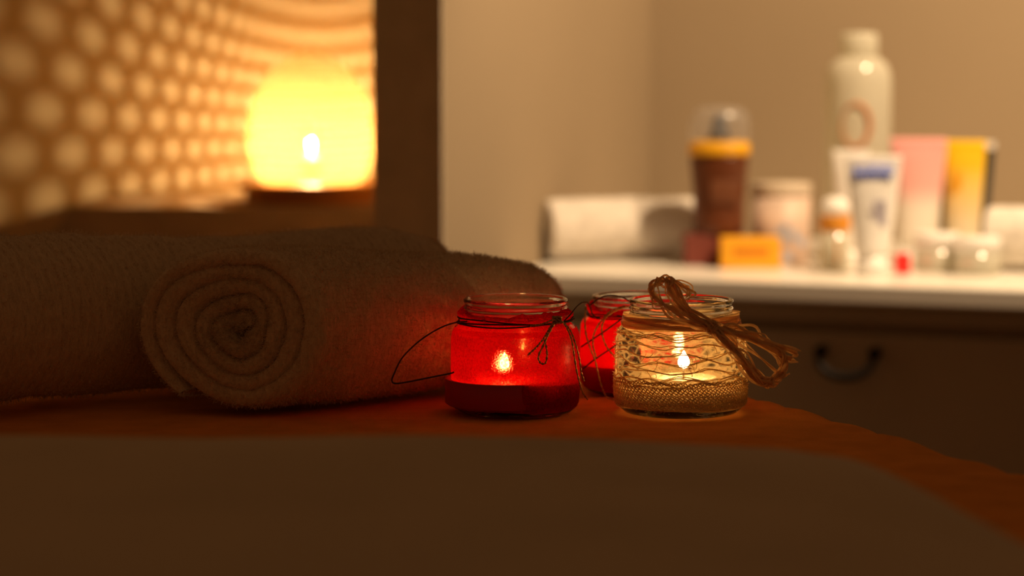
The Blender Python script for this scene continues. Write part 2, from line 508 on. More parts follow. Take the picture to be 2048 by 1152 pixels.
o = build('worktop', prism([(wall_a(0.0), 0.0), (DW + 0.003, 0.0), (DW + 0.003, DD + 0.003), (wall_a(DD + 0.003), DD + 0.003)], DZ - 0.0202, DZ - 0.0002), M['dresser_top'], dr, False)
md = o.modifiers.new('edge', 'BEVEL'); md.width = 0.003; md.segments = 3
o['label'] = 'glossy white top'
build('front_rail', box_mb(DW - 0.05, 0.018, 0.017, 0.002, (DW / 2 + 0.003, 0.0345, 0.7095)), M['dresser_front'], dr, False)
for zc, hh in ((0.570, 0.243), (0.322, 0.243), (0.106, 0.178)):
    d = build('drawer', box_mb(DW - 0.05, 0.018, hh, 0.004, (DW / 2 + 0.003, 0.0345, zc)), M['dresser_front'], dr, False)
    hx = None
    for hpx in ((1690,) if zc > 0.5 else (1685,)):
        k = (hpx - 1024) / F
        a = (k * DO.y - DO.x) / (EX.x - k * EX.y)
        zt = zc + 0.0945 if zc > 0.5 else zc
        hm = MB()
        zt = 0.6735 if zc > 0.5 else zc + 0.03
        for sx in (-0.026, 0.026):
            tube([Vector((a + sx, 0.027, zt)), Vector((a + sx, 0.015, zt)), Vector((a + sx, 0.0115, zt))], 0.0055, 14, hm, rfn=lambda u: 0.0058 if u < 0.7 else 0.0045)
            lathe([(0.0, 0.0), (0.0075, 0.001), (0.0078, 0.003), (0.0, 0.005)], 16, hm, (a + sx, -0.0, zt)) if False else None
        path = []
        for i in range(25):
            u = i / 24
            ang = PI * u
            path.append(Vector((a - 0.027 * math.cos(ang), 0.013 - 0.008 * math.sin(ang), zt - 0.0225 * math.sin(ang) ** 0.8)))
        tube(path, 0.0032, 10, hm, rfn=lambda u: 0.0030 + 0.0012 * math.sin(PI * u))
        h = build('handle', hm, M['iron'], d)
        h['label'] = 'black iron bail handle'


# ------------------------------------------------------------------ towel rolls
def hairs(pts, nrm, n, ln, wd, seed=1, zcut=False):
    r = np.random.default_rng(seed)
    idx = r.integers(0, len(pts), n)
    if pts.shape[0] > 20000 or zcut:
        ok = np.nonzero(pts[:, 2] > 0.005)[0]; idx = r.choice(ok, n)
    p = pts[idx] + r.normal(0, 0.0006, (n, 3))
    d = nrm[idx] + r.normal(0, 0.55, (n, 3)); d /= np.linalg.norm(d, axis=1)[:, None]
    s = np.cross(d, r.normal(0, 1, (n, 3))); s /= np.linalg.norm(s, axis=1)[:, None] + 1e-9
    L_ = (ln * (0.5 + r.random(n)))[:, None]
    a = p - s * wd; b = p + s * wd; c = p + d * L_ ; e = p + d * L_ * 0.6 + s * wd * 2.2
    vs = np.stack([a, b, e, c], 1).reshape(-1, 3)
    fs = np.arange(n * 4).reshape(-1, 4)
    return vs, fs


def towel_roll(name, label, loc, ang, R, L, taper=1.0, turns=5.0, t=0.0075, squash=0.97, m='terry', seed=1, dense=1.0, nh=40000,
               end_ang=-2.1, bulge=0.0, group=None, telescope=0.0, dipfn=None, lay=0.004, tilt=0.0, flap=0.0, hl=0.0018, shear=0.0, lip=0.10, lipd=0.006, ysq=1.0, lipf=0.10, lipfd=0.008):
    """sheet wound in a spiral; local X is the roll's axis, 0 .. L; bottom rests on z = 0"""
    ns = int(turns * 90 * dense); na = int(70 * dense) + 2
    # stadium profile over (x, offset)
    prof = []
    e = 7
    h = t * 0.57
    for i in range(na): prof.append((h + (L - 2 * h) * i / (na - 1), 1))
    cap1 = [(L - h, PI / 2 - PI * k / (e)) for k in range(1, e)]
    pl = [(x, h * 1.0) for x, _ in prof] + [(xc + h * math.cos(a), h * math.sin(a)) for xc, a in cap1]
    pl += [(x, -h) for x, _ in reversed(prof)] + [(h - h * math.cos(a), h * math.sin(a)) for _, a in [(0, -PI / 2 + PI * k / e) for k in range(1, e)]]
    npf = len(pl)
    r_in = max(0.004, R - h - turns * t)
    vs = np.zeros((ns, npf, 3))
    for i in range(ns):
        u = i / (ns - 1)
        th_ = end_ang + (1 - u) * turns * 2 * PI   # outer end at end_ang
        rad = r_in + (R - h - r_in) * u
        wob = 0.0012 * math.sin(3 * th_ + seed) + 0.0010 * math.sin(2.0 * th_ + i * 0.013 + seed * 2)
        tel = telescope * (1 - u) * (0.6 + 0.4 * math.sin(th_))
        hsc = 1.0
        if flap and u > 0.97: hsc = 1 - 0.5 * (u - 0.97) / 0.03
        for j, (x, off) in enumerate(pl):
            rr = rad + wob + off * hsc
            xx = x + tel * (1 - 2 * x / L) * 1.0
            vs[i, j] = (xx, rr * math.cos(th_), rr * math.sin(th_))
    vs = vs.reshape(-1, 3)
    # section shaping
    x = vs[:, 0] / L
    sc = 1 + (taper - 1) * np.clip(x, 0, 1) ** 1.0
    if bulge: sc = sc * (1 + bulge * np.sin(np.clip(x, 0, 1) * PI))
    # round the outer lips of the ends a little
    endr = 1 - lip * np.exp(-np.clip(x * L, 0, 1) / lipd) * (np.hypot(vs[:, 1], vs[:, 2]) / R) ** 6
    endr *= 1 - lipf * np.exp(-np.clip(L - x * L, 0, 1) / lipfd) * (np.hypot(vs[:, 1], vs[:, 2]) / R) ** 6
    vs[:, 1] *= sc * endr; vs[:, 2] *= sc * endr * squash
    vs[:, 1] *= ysq
    if shear: vs[:, 0] += shear * vs[:, 1] * np.clip(1 - x, 0, 1)
    # flat foot
    Rl = R * sc * squash
    z = vs[:, 2] + Rl
    fl = 0.16 * Rl
    z = np.where(z < fl, fl * 0.35 + (z / fl) * fl * 0.65, z)
    z = z - fl * 0.35
    vs[:, 2] = z
    if dipfn is not None:
        vs[:, 2] *= dipfn(vs[:, 0] / L)
    # lumps
    out = np.empty_like(vs)
    for i, (a, b, c) in enumerate(vs):
        n1 = noise.noise(Vector((a * 28 + seed * 7, b * 28, c * 28)))
        n2 = noise.noise(Vector((a * 110, b * 110 + seed, c * 110)))
        n3 = noise.noise(Vector((a * 420, b * 420, c * 420 + seed)))
        rr = math.hypot(b, c - R) + 1e-6
        amp = 0.0020 * n1 + 0.0008 * n2 + 0.0005 * n3
        k = min(1.0, c / 0.006)
        out[i] = (a + 0.0007 * n2, b + b / rr * amp * k, max(0.0002, c + (c - R) / rr * amp * k))
    vs = out
    i0 = (np.arange(ns - 1)[:, None] * npf + np.arange(npf)[None, :])
    j1 = (np.arange(npf) + 1) % npf
    i1 = (np.arange(ns - 1)[:, None] * npf + j1[None, :])
    fs = np.stack([i0, i1, i1 + npf, i0 + npf], -1).reshape(-1, 4)
    faces = [tuple(int(q) for q in f) for f in fs]
    faces.append(tuple(range(npf))); faces.append(tuple((ns - 1) * npf + k for k in range(npf - 1, -1, -1)))
    verts = [tuple(v) for v in vs]
    # terry pile standing on the outer wrap and on the rolled edges
    g = vs.reshape(ns, npf, 3)
    outer = g[int(ns * (1 - 1.02 / turns)):, :na + e - 1].reshape(-1, 3)
    nr = outer - np.array([0, 0, R]); nr[:, 0] = 0; nr /= np.linalg.norm(nr, axis=1)[:, None] + 1e-9
    ed = g[:, -(e - 1):].reshape(-1, 3)
    ne = np.tile(np.array([-1.0, 0, 0]), (len(ed), 1))
    pts = np.concatenate([outer, ed]); nn = np.concatenate([nr, ne])
    # even choice: outer gets 80 %
    hv, hf = hairs(outer, nr, int(nh * 0.8), hl, 0.00011, seed, True)
    hv2, hf2 = hairs(ed, ne, int(nh * 0.2), hl, 0.00011, seed + 3, True)
    hv[:, 2] = np.maximum(hv[:, 2], 0.0003); hv2[:, 2] = np.maximum(hv2[:, 2], 0.0003)
    mb = MB(); mb.v = verts; mb.f = faces
    mb.add(hv, hf.tolist()); mb.add(hv2, hf2.tolist())
    o = build(name, mb, M[m], None, True, loc, (0, tilt, ang))
    tag(o, label, 'towel', group)
    return o


towel_roll('rolled_towel', 'small white terry towel rolled up beside the front red jar, spiral end facing forward',
           (-0.153, 1.228, TZ), math.radians(41), 0.0515, 0.222, 0.79, 4.6, 0.0092, 1.0, 'terry_dim', 1, 1.25, 80000,
           end_ang=-0.95, telescope=0.006, flap=1, shear=-0.66, lip=0.06, lipd=0.010, ysq=0.95, lipf=0.30, lipfd=0.020)


def dip2(u):
    return 1.0 - 0.055 * np.exp(-((u - 0.72) / 0.11) ** 2)


towel_roll('rolled_towel', 'long white terry towel roll lying behind the smaller rolled towel at left',
           (-0.470, 1.086, TZ), math.radians(41), 0.0555, 0.552, 0.92, 4.0, 0.010, 0.97, 'terry_dim', 5, 1.3, 90000,
           end_ang=-0.8, dipfn=dip2, ysq=0.84, lip=0.13, lipd=0.012, lipf=0.40, lipfd=0.030)

# ------------------------------------------------------------------ massage table with orange cover
CN = Vector((0.052, 1.60))                # far right corner
SD = Vector((0.36, -0.93)).normalized()   # right side, towards the camera
FD = Vector((-0.93, -0.36)).normalized()  # far edge, towards the left


def table_pt(a, b, z):
    p = CN + SD * a + FD * b
    return Vector((p.x, p.y, z))


tb = thing('massage_table', 'padded massage table under the orange cover, hidden below it', 'table', (0, 0, 0))
pad = MB()
LA, LB = 1.9, 0.72
c8 = [table_pt(0.035, 0.035, 0), table_pt(LA - 0.03, 0.035, 0), table_pt(LA - 0.03, LB - 0.03, 0), table_pt(0.035, LB - 0.03, 0)]
build('cushion', prism([(v.x, v.y) for v in c8][::-1], TZ - 0.075, TZ - 0.012), M['sheet'], tb, False)
c9 = [table_pt(0.06, 0.06, 0), table_pt(LA - 0.06, 0.06, 0), table_pt(LA - 0.06, LB - 0.06, 0), table_pt(0.06, LB - 0.06, 0)]
build('frame', prism([(v.x, v.y) for v in c9][::-1], TZ - 0.12, TZ - 0.0755), M['chest'], tb, False)
for a, b in ((0.1, 0.1), (LA - 0.1, 0.1), (0.1, LB - 0.1), (LA - 0.1, LB - 0.1)):
    p = table_pt(a, b, 0)
    build('leg', box_mb(0.04, 0.04, TZ - 0.12, 0.003, (p.x, p.y, (TZ - 0.12) / 2)), M['chest'], tb, False)

# cover: grid in (a, b), falling over the far and right sides
cm = MB()


def drop(d):
    """distance across the edge -> (outward run, drop)"""
    r = 0.030
    if d <= 0: return 0, 0
    if d < r * PI / 2:
        t = d / r
        return r * math.sin(t), r * (1 - math.cos(t))
    e = d - r * PI / 2
    return r + e * 0.05, r + e


na_, nb_ = 260, 170
A = np.concatenate([np.linspace(-0.38, 0.0, 60)[:-1], np.linspace(0.0, 0.9, 160), np.linspace(0.9, LA, 42)[1:]])
B = np.concatenate([np.linspace(-0.38, 0.0, 60)[:-1], np.linspace(0.0, LB, 130), ])
vs = []
RR = 0.030
for a in A:
    for b in B:
        # inner rectangle starts RR inside the edges
        da = RR - a if a < RR else 0; db = RR - b if b < RR else 0
        # radial distance for the rounded corner
        d = math.hypot(da, db)
        run, dr_ = drop(d)
        ka = (da / d) if d else 0; kb = (db / d) if d else 0
        aa = (RR if a < RR else a) - run * ka; bb = (RR if b < RR else b) - run * kb
        n1 = noise.noise(Vector((a * 9, b * 9, 1.3))); n2 = noise.noise(Vector((a * 30, b * 42, 4.1)))
        fold = 0.0
        # creases running in towards the jars from the right side
        cr = 0.0010 * math.sin(a * 120 + 5 * n1 + 14 * b) * sstep(0.30, 0.02, b)
        flat = 1 - sstep(0.12, 0.20, b) * 0.85
        zz = TZ - dr_ + (0.0022 * n1 * (1 if d == 0 else 1) + 0.0012 * n2 + cr) * flat - 0.0002
        if d == 0: zz = min(zz, TZ - 0.0003)
        if d > 0:
            wv = 0.006 * math.sin((a - b) * 36) * sstep(0.02, 0.25, d)
            aa -= wv * ka; bb -= wv * kb
            aa += 0.0025 * n1 * kb; bb += 0.003 * n2 * kb
        p = table_pt(aa, bb, zz)
        vs.append(p)
fs = []
nB = len(B)
for i in range(len(A) - 1):
    for j in range(nB - 1):
        fs.append((i * nB + j, i * nB + j + 1, (i + 1) * nB + j + 1, (i + 1) * nB + j))
cm.add(vs, fs)
o = build('table_cover', cm, M['orange_cloth'])
md = o.modifiers.new('thickness', 'SOLIDIFY'); md.thickness = 0.0012; md.offset = 0 - 1
# normals must point up for the offset to go down
me = o.data
if me.polygons[len(me.polygons) // 2].normal.z < 0: me.flip_normals()
tag(o, 'orange cotton cover spread over the massage table under the jars', 'table cover')

# ------------------------------------------------------------------ near folded white towel
fm = MB()
nx, ny = 150, 110
vs = []
ZF = 0.040


def near_outline(u, v):
    """u 0..1 left to right, v 0..1 near to far, plan position"""
    yfar = 0.935 + 0.004 * math.sin(u * 9)
    xr = 0.150 + (0.935 - (0.40 + 0.535 * v)) * 0.19
    x = -0.45 + (xr + 0.45) * u
    y = 0.40 + (yfar - 0.40) * v
    # rounded far right corner
    cu = max(0, (x - (xr - 0.05)) / 0.05); cv = max(0, (y - (yfar - 0.05)) / 0.05)
    if cu > 0 and cv > 0:
        m_ = max(cu, cv); l_ = math.hypot(cu, cv); s = m_ / l_
        x = xr - 0.05 + 0.05 * cu * s; y = yfar - 0.05 + 0.05 * cv * s
    return x, y


for j in range(ny):
    for i in range(nx):
        u, v = i / (nx - 1), j / (ny - 1)
        x, y = near_outline(u, v)
        xr = 0.150 + (0.935 - y) * 0.19
        e = min(xr - x, 0.935 - y, 1.0)
        du = max(0, 1 - (xr - x) / 0.05); dv = max(0, 1 - (0.939 - y) / 0.05)
        q = min(1.0, math.hypot(du, dv))
        if q > 0.999: q = 1.0
        z = ZF * math.sqrt(max(0, 1 - q ** 5)) * (1 - 0.16 * sstep(0.75, 1.0, u))
        n1 = noise.noise(Vector((x * 9, y * 9, 0.3))); n2 = noise.noise(Vector((x * 60, y * 60, 2)))
        z = z + (0.0022 * n1 + 0.0003 * n2) * sstep(0.0, 0.01, z)
        vs.append((x, y, TZ + 0.0005 + max(0, z)))
fs = [(j * nx + i, j * nx + i + 1, (j + 1) * nx + i + 1, (j + 1) * nx + i) for j in range(ny - 1) for i in range(nx - 1)]
base = len(vs)
fm.add(vs, fs)
# underside closes the body
vb = [(v[0], v[1], TZ + 0.0003) for v in vs]
fm.add(vb, [tuple(reversed(f)) for f in fs])
rim = [i for i in range(nx)] + [j * nx + nx - 1 for j in range(1, ny)] + [(ny - 1) * nx + i for i in range(nx - 2, -1, -1)] + [j * nx for j in range(ny - 2, 0, -1)]
fm.f.extend([(rim[k], base + rim[k], base + rim[(k + 1) % len(rim)], rim[(k + 1) % len(rim)]) for k in range(len(rim))])
o = build('folded_towel', fm, M['sheet'])
tag(o, 'large white folded towel in the blurred foreground across the bottom', 'towel')

# ------------------------------------------------------------------ jars
JP = [(0.0, 0.0016), (0.020, 0.0012), (0.0285, 0.0002), (0.0312, 0.0008), (0.0335, 0.0028), (0.0347, 0.006), (0.0352, 0.012), (0.0354, 0.030),
      (0.0352, 0.040), (0.0346, 0.0445), (0.0330, 0.0478), (0.0308, 0.0498), (0.0291, 0.0512), (0.0283, 0.0526)]
NECK = [(0.0281, 0.0540), (0.0289, 0.0548), (0.0281, 0.0557), (0.0281, 0.0573), (0.0289, 0.0581), (0.0281, 0.0590), (0.0281, 0.0606), (0.0288, 0.0613), (0.0288, 0.0626), (0.0279, 0.0632), (0.0268, 0.0628)]
INN = [(0.0262, 0.0615), (0.0260, 0.0540), (0.0266, 0.0518), (0.0290, 0.0490), (0.0314, 0.0465), (0.0330, 0.0425), (0.0333, 0.036), (0.0333, 0.012), (0.0325, 0.0066), (0.0300, 0.0044), (0.020, 0.0036), (0.0, 0.0034)]


def jar_r(z):
    pr = JP + NECK[:1]
    for (r0, z0), (r1, z1) in zip(pr[2:], pr[3:]):
        if z0 <= z <= z1: return r0 + (r1 - r0) * (z - z0) / (z1 - z0)
    return 0.0283 if z > 0.05 else 0.031


def glass_body(zs):
    pr = [(r, z * zs) for r, z in JP + INN[1:]]
    return lathe(pr, 96)


def glass_neck(zs):
    pr = [(0.0282, 0.0527)] + NECK + [(0.0263, 0.0615), (0.0261, 0.0560), (0.0262, 0.0541), (0.0268, 0.0532), (0.0275, 0.0527)]
    return lathe([(r, z * zs) for r, z in pr], 128, close=True)


def flame_mb(z0, h, r, lean=0.0):
    pr = []
    for i in range(15):
        u = i / 14
        rr = r * math.sin(PI * min(1, u ** 0.62)) ** 0.9 if 0 < u < 1 else 0.0
        pr.append((max(rr, 0.00002), z0 + h * u))
    return lathe(pr, 20, fn=lambda rr, z, a: (rr, z), c=(lean, 0, 0))


def candle(loc, label, R, z0, z1, wax_m, tin=False, fh=0.0135, fr=0.0031, off=(0, 0), group='candles burning in the jars'):
    c = thing('candle', label, 'candle', loc, 0, group)
    ox, oy = off
    build('wax', lathe([(0.0, z0), (R * 0.96, z0), (R, z0 + 0.001), (R, z1 + 0.0008), (R - 0.0015, z1 + 0.0010), (R - 0.004, z1), (0.0, z1 - 0.0002)], 64, c=(ox, oy, 0)), wax_m, c)
    if tin:
        build('cup', lathe([(0.0, z0 - 0.0004), (R + 0.0002, z0 - 0.0004), (R + 0.0004, z1 + 0.001), (R + 0.0010, z1 + 0.0013), (R + 0.0002, z1 + 0.0014)], 64, c=(ox, oy, 0)), M['tin'], c)
    build('wick', tube([Vector((ox, oy, z1 - 0.001)), Vector((ox, oy, z1 + 0.004)), Vector((ox + 0.0006, oy, z1 + 0.0072))], 0.0006, 6), M['wick'], c)
    fo = build('flame', flame_mb(z1 + 0.0055, fh, fr), M['flame'], c)
    fo.location = (ox, oy, 0)
    return c


def collar_mb(zs, seed, amp=1.0):
    """crumpled gathered paper round the neck"""
    mb = MB(); seg = 160
    prof = [(0.0345, 0.0445), (0.0322, 0.0478), (0.0300, 0.0502), (0.0302, 0.0516), (0.0316, 0.0530), (0.0318, 0.0548), (0.0300, 0.0566), (0.0290, 0.0566), (0.0287, 0.0540), (0.0290, 0.0516)]
    vs = []; fs = []
    for i, (r, z) in enumerate(prof):
        for k in range(seg):
            a = 2 * PI * k / seg
            n1 = noise.noise(Vector((math.cos(a) * 3, math.sin(a) * 3, z * 120 + seed)))
            n2 = noise.noise(Vector((math.cos(a) * 11, math.sin(a) * 11, z * 60 + seed)))
            t = sstep(0.046, 0.055, z)
            pl = 0.5 * math.sin(26 * a + 3 * n1) * 0.0006
            rr = max(r + amp * (0.0012 * n1 + 0.0006 * n2 + pl) * (0.3 + t), 0.0284)
            zz = z + t * amp * (0.0020 * n1 + 0.0011 * n2 + 0.0012 * math.sin(a * 2 + seed))
            vs.append((rr * math.cos(a), rr * math.sin(a), zz * zs))
    n = len(prof)
    for i in range(n - 1):
        for k in range(seg):
            k2 = (k + 1) % seg
            fs.append((i * seg + k, i * seg + k2, (i + 1) * seg + k2, (i + 1) * seg + k))
    return mb.add(vs, fs)


def sleeve_mb(zs, crump=0.0, seed=0, z0=0.0035):
    zz = [z0 + (0.0475 - z0) * i / 40 for i in range(41)]
    def fn(r, z, a):
        n1 = noise.noise(Vector((math.cos(a) * 2.5 + seed, math.sin(a) * 2.5, z * 60)))
        n2 = noise.noise(Vector((math.cos(a) * 14 + seed, math.sin(a) * 14, z * 400)))
        zb = z + (0.0006 * math.sin(3 * a + seed) if z < (z0 + 0.002) * zs else 0)
        return r + abs(crump * (n1 + 0.5 * n2)), zb
    return lathe([(jar_r(z) + 0.0005, z * zs) for z in zz], 160, fn=fn)


def neck_path(r, z, a0, a1, n, wob=0.0004, seed=0, slope=0.0):
    return [Vector(((r + wob * math.sin(5 * t + seed)) * math.cos(t), (r + wob * math.sin(5 * t + seed)) * math.sin(t), z + wob * math.sin(3 * t + seed) + slope * math.cos(t)))
            for t in [a0 + (a1 - a0) * i / (n - 1) for i in range(n)]]


def beaded(path, r, mb):
    n = len(path)
    return tube(path, r, 6, mb, rfn=lambda u: r * (1 + 0.35 * math.sin(u * n * 1.35)))


def L3(pts, c, zfix=None):
    """pixel + depth list to jar-local points"""
    return [P(x, y, d) - c for x, y, d in pts]


# --- front red jar
J1 = Vector(((1031 - 1024) * 1.252 / F, 1.252, TZ))
j1 = thing('candle_jar', 'red candle jar in front, dark cord looping out to its left', 'candle jar', J1, 0, 'candle jars')
build('glass_jar', glass_body(1.0), M['glass'], j1)
build('glass_neck', glass_neck(1.0), M['neck_glass'], j1)
build('paper_wrap', sleeve_mb(1.0, 0.0002, 1), M['redpaper'], j1)
build('paper_collar', collar_mb(1.0, 3.0), M['redpaper'], j1)
mb = MB()
tube(neck_path(0.0318, 0.0515, 0, 2 * PI, 90, 0.0003, 1, 0.0006), 0.00045, 6, mb)
tube(neck_path(0.0322, 0.0523, 0.4, 2 * PI + 0.2, 90, 0.0004, 2, -0.0010), 0.00045, 6, mb)
tube(neck_path(0.0321, 0.0505, 0.9, 2 * PI + 0.9, 90, 0.0004, 4, 0.0009), 0.00045, 6, mb)
# loop standing out to the left
tube(smooth_path(L3([(935, 643, 1.235), (912, 645, 1.232), (880, 656, 1.228), (840, 681, 1.226), (805, 715, 1.226), (788, 748, 1.226), (784, 762, 1.226), (792, 767, 1.225), (820, 763, 1.224), (860, 755, 1.222), (900, 747, 1.222), (908, 744, 1.222)], J1), 80), 0.00042, 6, mb)
tube(smooth_path(L3([(1128, 642, 1.236), (1140, 630, 1.236), (1152, 615, 1.245), (1163, 606, 1.26), (1174, 604, 1.28)], J1), 30), 0.00042, 6, mb)
build('dark_cord', mb, M['twine'], j1)['label'] = 'dark brown waxed cord looping left'
mb = MB()
kn = (1114, 640, 1.2215)
for pts in ([kn, (1100, 655, 1.2205), (1090, 673, 1.2185), (1075, 692, 1.216), (1055, 711, 1.2145)],
            [kn, (1104, 655, 1.2205), (1095, 672, 1.2180), (1087, 690, 1.2155), (1077, 712, 1.2150), (1080, 725, 1.2150), (1090, 727, 1.2150), (1094, 712, 1.2155), (1092, 692, 1.2160), (1088, 680, 1.2175)],
            [kn, (1126, 645, 1.222), (1140, 660, 1.221), (1150, 685, 1.220), (1158, 715, 1.222), (1162, 742, 1.225), (1168, 762, 1.228)],
            [kn, (1122, 642, 1.221), (1133, 655, 1.220), (1143, 680, 1.218), (1148, 710, 1.219), (1154, 745, 1.221), (1160, 768, 1.224), (1166, 786, 1.226), (1175, 799, 1.230)],
            [(1060, 652, 1.2195), (1085, 648, 1.2195), (1105, 640, 1.2195), kn]):
    beaded(smooth_path(L3(pts, J1), 70), 0.00050, mb)
for k in range(5):
    a = k * 1.3
    c0 = P(*kn) - J1
    tube([c0 + Vector((0.0022 * math.cos(t + a), 0.001 * math.sin(t * 2), 0.0018 * math.sin(t + a * 2))) for t in [2 * PI * i / 16 for i in range(17)]], 0.0005, 5, mb)
build('gold_cord', mb, M['gold'], j1)['label'] = 'gold beaded cord tied in a small bow'
candle(J1, 'candle burning inside the front red jar', 0.0330, 0.0050, 0.0185, M['redwax'], False, 0.0095, 0.0027, off=(-0.006, -0.004))

# --- back red jar
zs2 = 0.90
J2 = Vector(((1284 - 1024) * 1.335 / F, 1.335, TZ))
j2 = thing('candle_jar', 'red crepe-wrapped candle jar half hidden behind the lace-covered jar', 'candle jar', J2, 0, 'candle jars')
build('glass_jar', glass_body(zs2), M['glass'], j2)
build('glass_neck', glass_neck(zs2), M['neck_glass'], j2)
build('paper_wrap', sleeve_mb(zs2, 0.0009, 5), M['redcrepe'], j2)
build('paper_collar', collar_mb(zs2, 9.0, 1.5), M['redcrepe'], j2)
mb = MB()
for k in range(3):
    tube(neck_path(0.0322, 0.0458 + 0.0008 * k, 0.3 * k, 2 * PI + 0.3 * k, 90, 0.0005, k, 0.0006), 0.00042, 6, mb)
for pts in ([(1162, 694, 1.300), (1180, 682, 1.2965), (1210, 662, 1.294), (1240, 640, 1.297), (1262, 622, 1.30)],
            [(1166, 738, 1.300), (1185, 722, 1.2955), (1210, 705, 1.294), (1240, 685, 1.292), (1262, 670, 1.292)],
            [(1178, 612, 1.305), (1195, 599, 1.300), (1215, 591, 1.298), (1240, 593, 1.296), (1258, 602, 1.296), (1268, 612, 1.297)],
            [(1174, 604, 1.28), (1180, 612, 1.29), (1186, 630, 1.300), (1200, 636, 1.301)]):
    tube(smooth_path(L3(pts, J2), 50), 0.00042, 6, mb)
build('dark_cord', mb, M['twine'], j2)
mb = MB()
for pts in ([(1172, 612, 1.305), (1170, 640, 1.300), (1172, 668, 1.298), (1180, 695, 1.295), (1190, 720, 1.2935), (1197, 750, 1.2930), (1205, 778, 1.293), (1215, 795, 1.2935), (1235, 800, 1.293)],
            [(1266, 611, 1.300), (1240, 618, 1.298), (1215, 632, 1.296), (1204, 652, 1.295), (1206, 676, 1.294), (1216, 698, 1.293), (1232, 715, 1.292), (1246, 728, 1.292)],
            [(1250, 612, 1.300), (1222, 622, 1.2975), (1200, 645, 1.297), (1188, 668, 1.296), (1186, 690, 1.295), (1192, 715, 1.2935)]):
    beaded(smooth_path(L3(pts, J2), 80), 0.00046, mb)
build('gold_cord', mb, M['gold'], j2)['label'] = 'gold beaded cord hanging in loose strands'
candle(J2, 'candle burning inside the rear red jar', 0.0330, 0.0050, 0.0165, M['redwax'], False, 0.0095, 0.0027, off=(0.0, -0.002))

# --- lace jar
J3 = Vector(((1364 - 1024) * 1.250 / F, 1.250, TZ))
j3 = thing('candle_jar', 'clear candle jar wrapped in cream lace with a raffia bow', 'candle jar', J3, 0, 'candle jars')
build('glass_jar', glass_body(1.0), M['glass'], j3)
build('glass_neck', glass_neck(1.0), M['neck_glass'], j3)
mb = MB()
NW = 9


def lace_ring(z, amp, k, ph, rad, off=0.0007, n=220, jit=1.0, seed=0):
    pts = []
    for i in range(n):
        a = 2 * PI * i / n
        nn = noise.noise(Vector((math.cos(a) * 3 + seed, math.sin(a) * 3, seed * 1.7)))
        tri = math.asin(math.sin(k * a + ph + 0.5 * nn)) / (PI / 2)
        zz = z + amp * (0.6 * tri + 0.4 * math.sin(k * a + ph + 0.5 * nn)) + 0.0012 * nn * jit
        r = jar_r(min(0.0525, max(0.003, zz))) + off
        pts.append(Vector((r * math.cos(a), r * math.sin(a), zz)))
    tube(pts, rad, 5, mb, closed=True)


zz = 0.0215
rows = 6
for i in range(rows):
    z = 0.0215 + i * 0.0046
    lace_ring(z, 0.0017, (7, 6, 8, 7, 6, 8)[i], i * 2.3 + 0.4, 0.00036, 0.0007, seed=i, jit=1.6)
    lace_ring(z + 0.0007, 0.0015, (7, 6, 8, 7, 6, 8)[i], i * 2.3 + 0.6, 0.00028, 0.0009, seed=i + 0.25, jit=1.6)
for z in (0.0445, 0.0455, 0.0468):
    lace_ring(z, 0.0004, 17, z * 900, 0.0003, seed=z * 100)
# thin irregular cross threads in the open net
r_ = random.Random(4)
for i in range(70):
    a0 = r_.uniform(0, 2 * PI); z0 = r_.uniform(0.020, 0.040); z1 = z0 + r_.uniform(0.002, 0.006); a1 = a0 + r_.uniform(-0.12, 0.12)
    pts = []
    for k in range(6):
        u = k / 5; a = a0 + (a1 - a0) * u + 0.02 * math.sin(u * PI); z = z0 + (z1 - z0) * u
        r = jar_r(z) + 0.0008
        pts.append(Vector((r * math.cos(a), r * math.sin(a), z)))
    tube(pts, 0.00018, 4, mb)
# dense knitted hem
for i in range(15):
    z = 0.0055 + i * 0.00105
    lace_ring(z, 0.00035 + 0.00015 * (i % 3), 88, i * PI + i % 4, 0.00036, 0.0014 + 0.0003 * (i % 2), 704, 1.0 if i > 11 else 0.5, seed=20 + (3 if i < 12 else i) * 0.3)
for s_ in range(2):
    lace_ring(0.0195 + 0.0016 * s_, 0.0016, NW, 0.9 + s_, 0.0005, 0.0009, seed=40)
# fuzz
pts = []; nr = []
for i in range(9000):
    a = r_.uniform(0, 2 * PI); z = 0.0045 + 0.017 * r_.random() if i < 6000 else r_.uniform(0.02, 0.047)
    r = jar_r(z) + 0.001
    pts.append((r * math.cos(a), r * math.sin(a), z)); nr.append((math.cos(a), math.sin(a), 0))
hv, hf = hairs(np.array(pts), np.array(nr), 6500, 0.0011, 0.00006, 9)
mb.add(hv, hf.tolist())
build('lace_wrap', mb, M['lace'], j3)
build('knitted_hem', lathe([(jar_r(z_) + 0.0011 + 0.0002 * math.sin(z_ * 6000), z_) for z_ in [0.0048 + 0.0140 * i / 70 for i in range(71)]], 160, fn=lambda r, z, a: (r + 0.0002 * math.sin(60 * a) + 0.0005 * math.sin(7 * a + 900 * z), z + (0.0014 * math.sin(9 * a + 0.9) + 0.0012 * math.sin(4 * a) if z > 0.0186 else 0.0008 * math.sin(3 * a + 1) if z < 0.0049 else 0))), M['lace'], j3)['label'] = 'dense knitted hem of the lace'
build('lace_net', lathe([(jar_r(z_) + 0.0004, z_) for z_ in [0.0050 + 0.0435 * i / 40 for i in range(41)]], 128), M['net'], j3)['label'] = 'fine open netting of the lace'

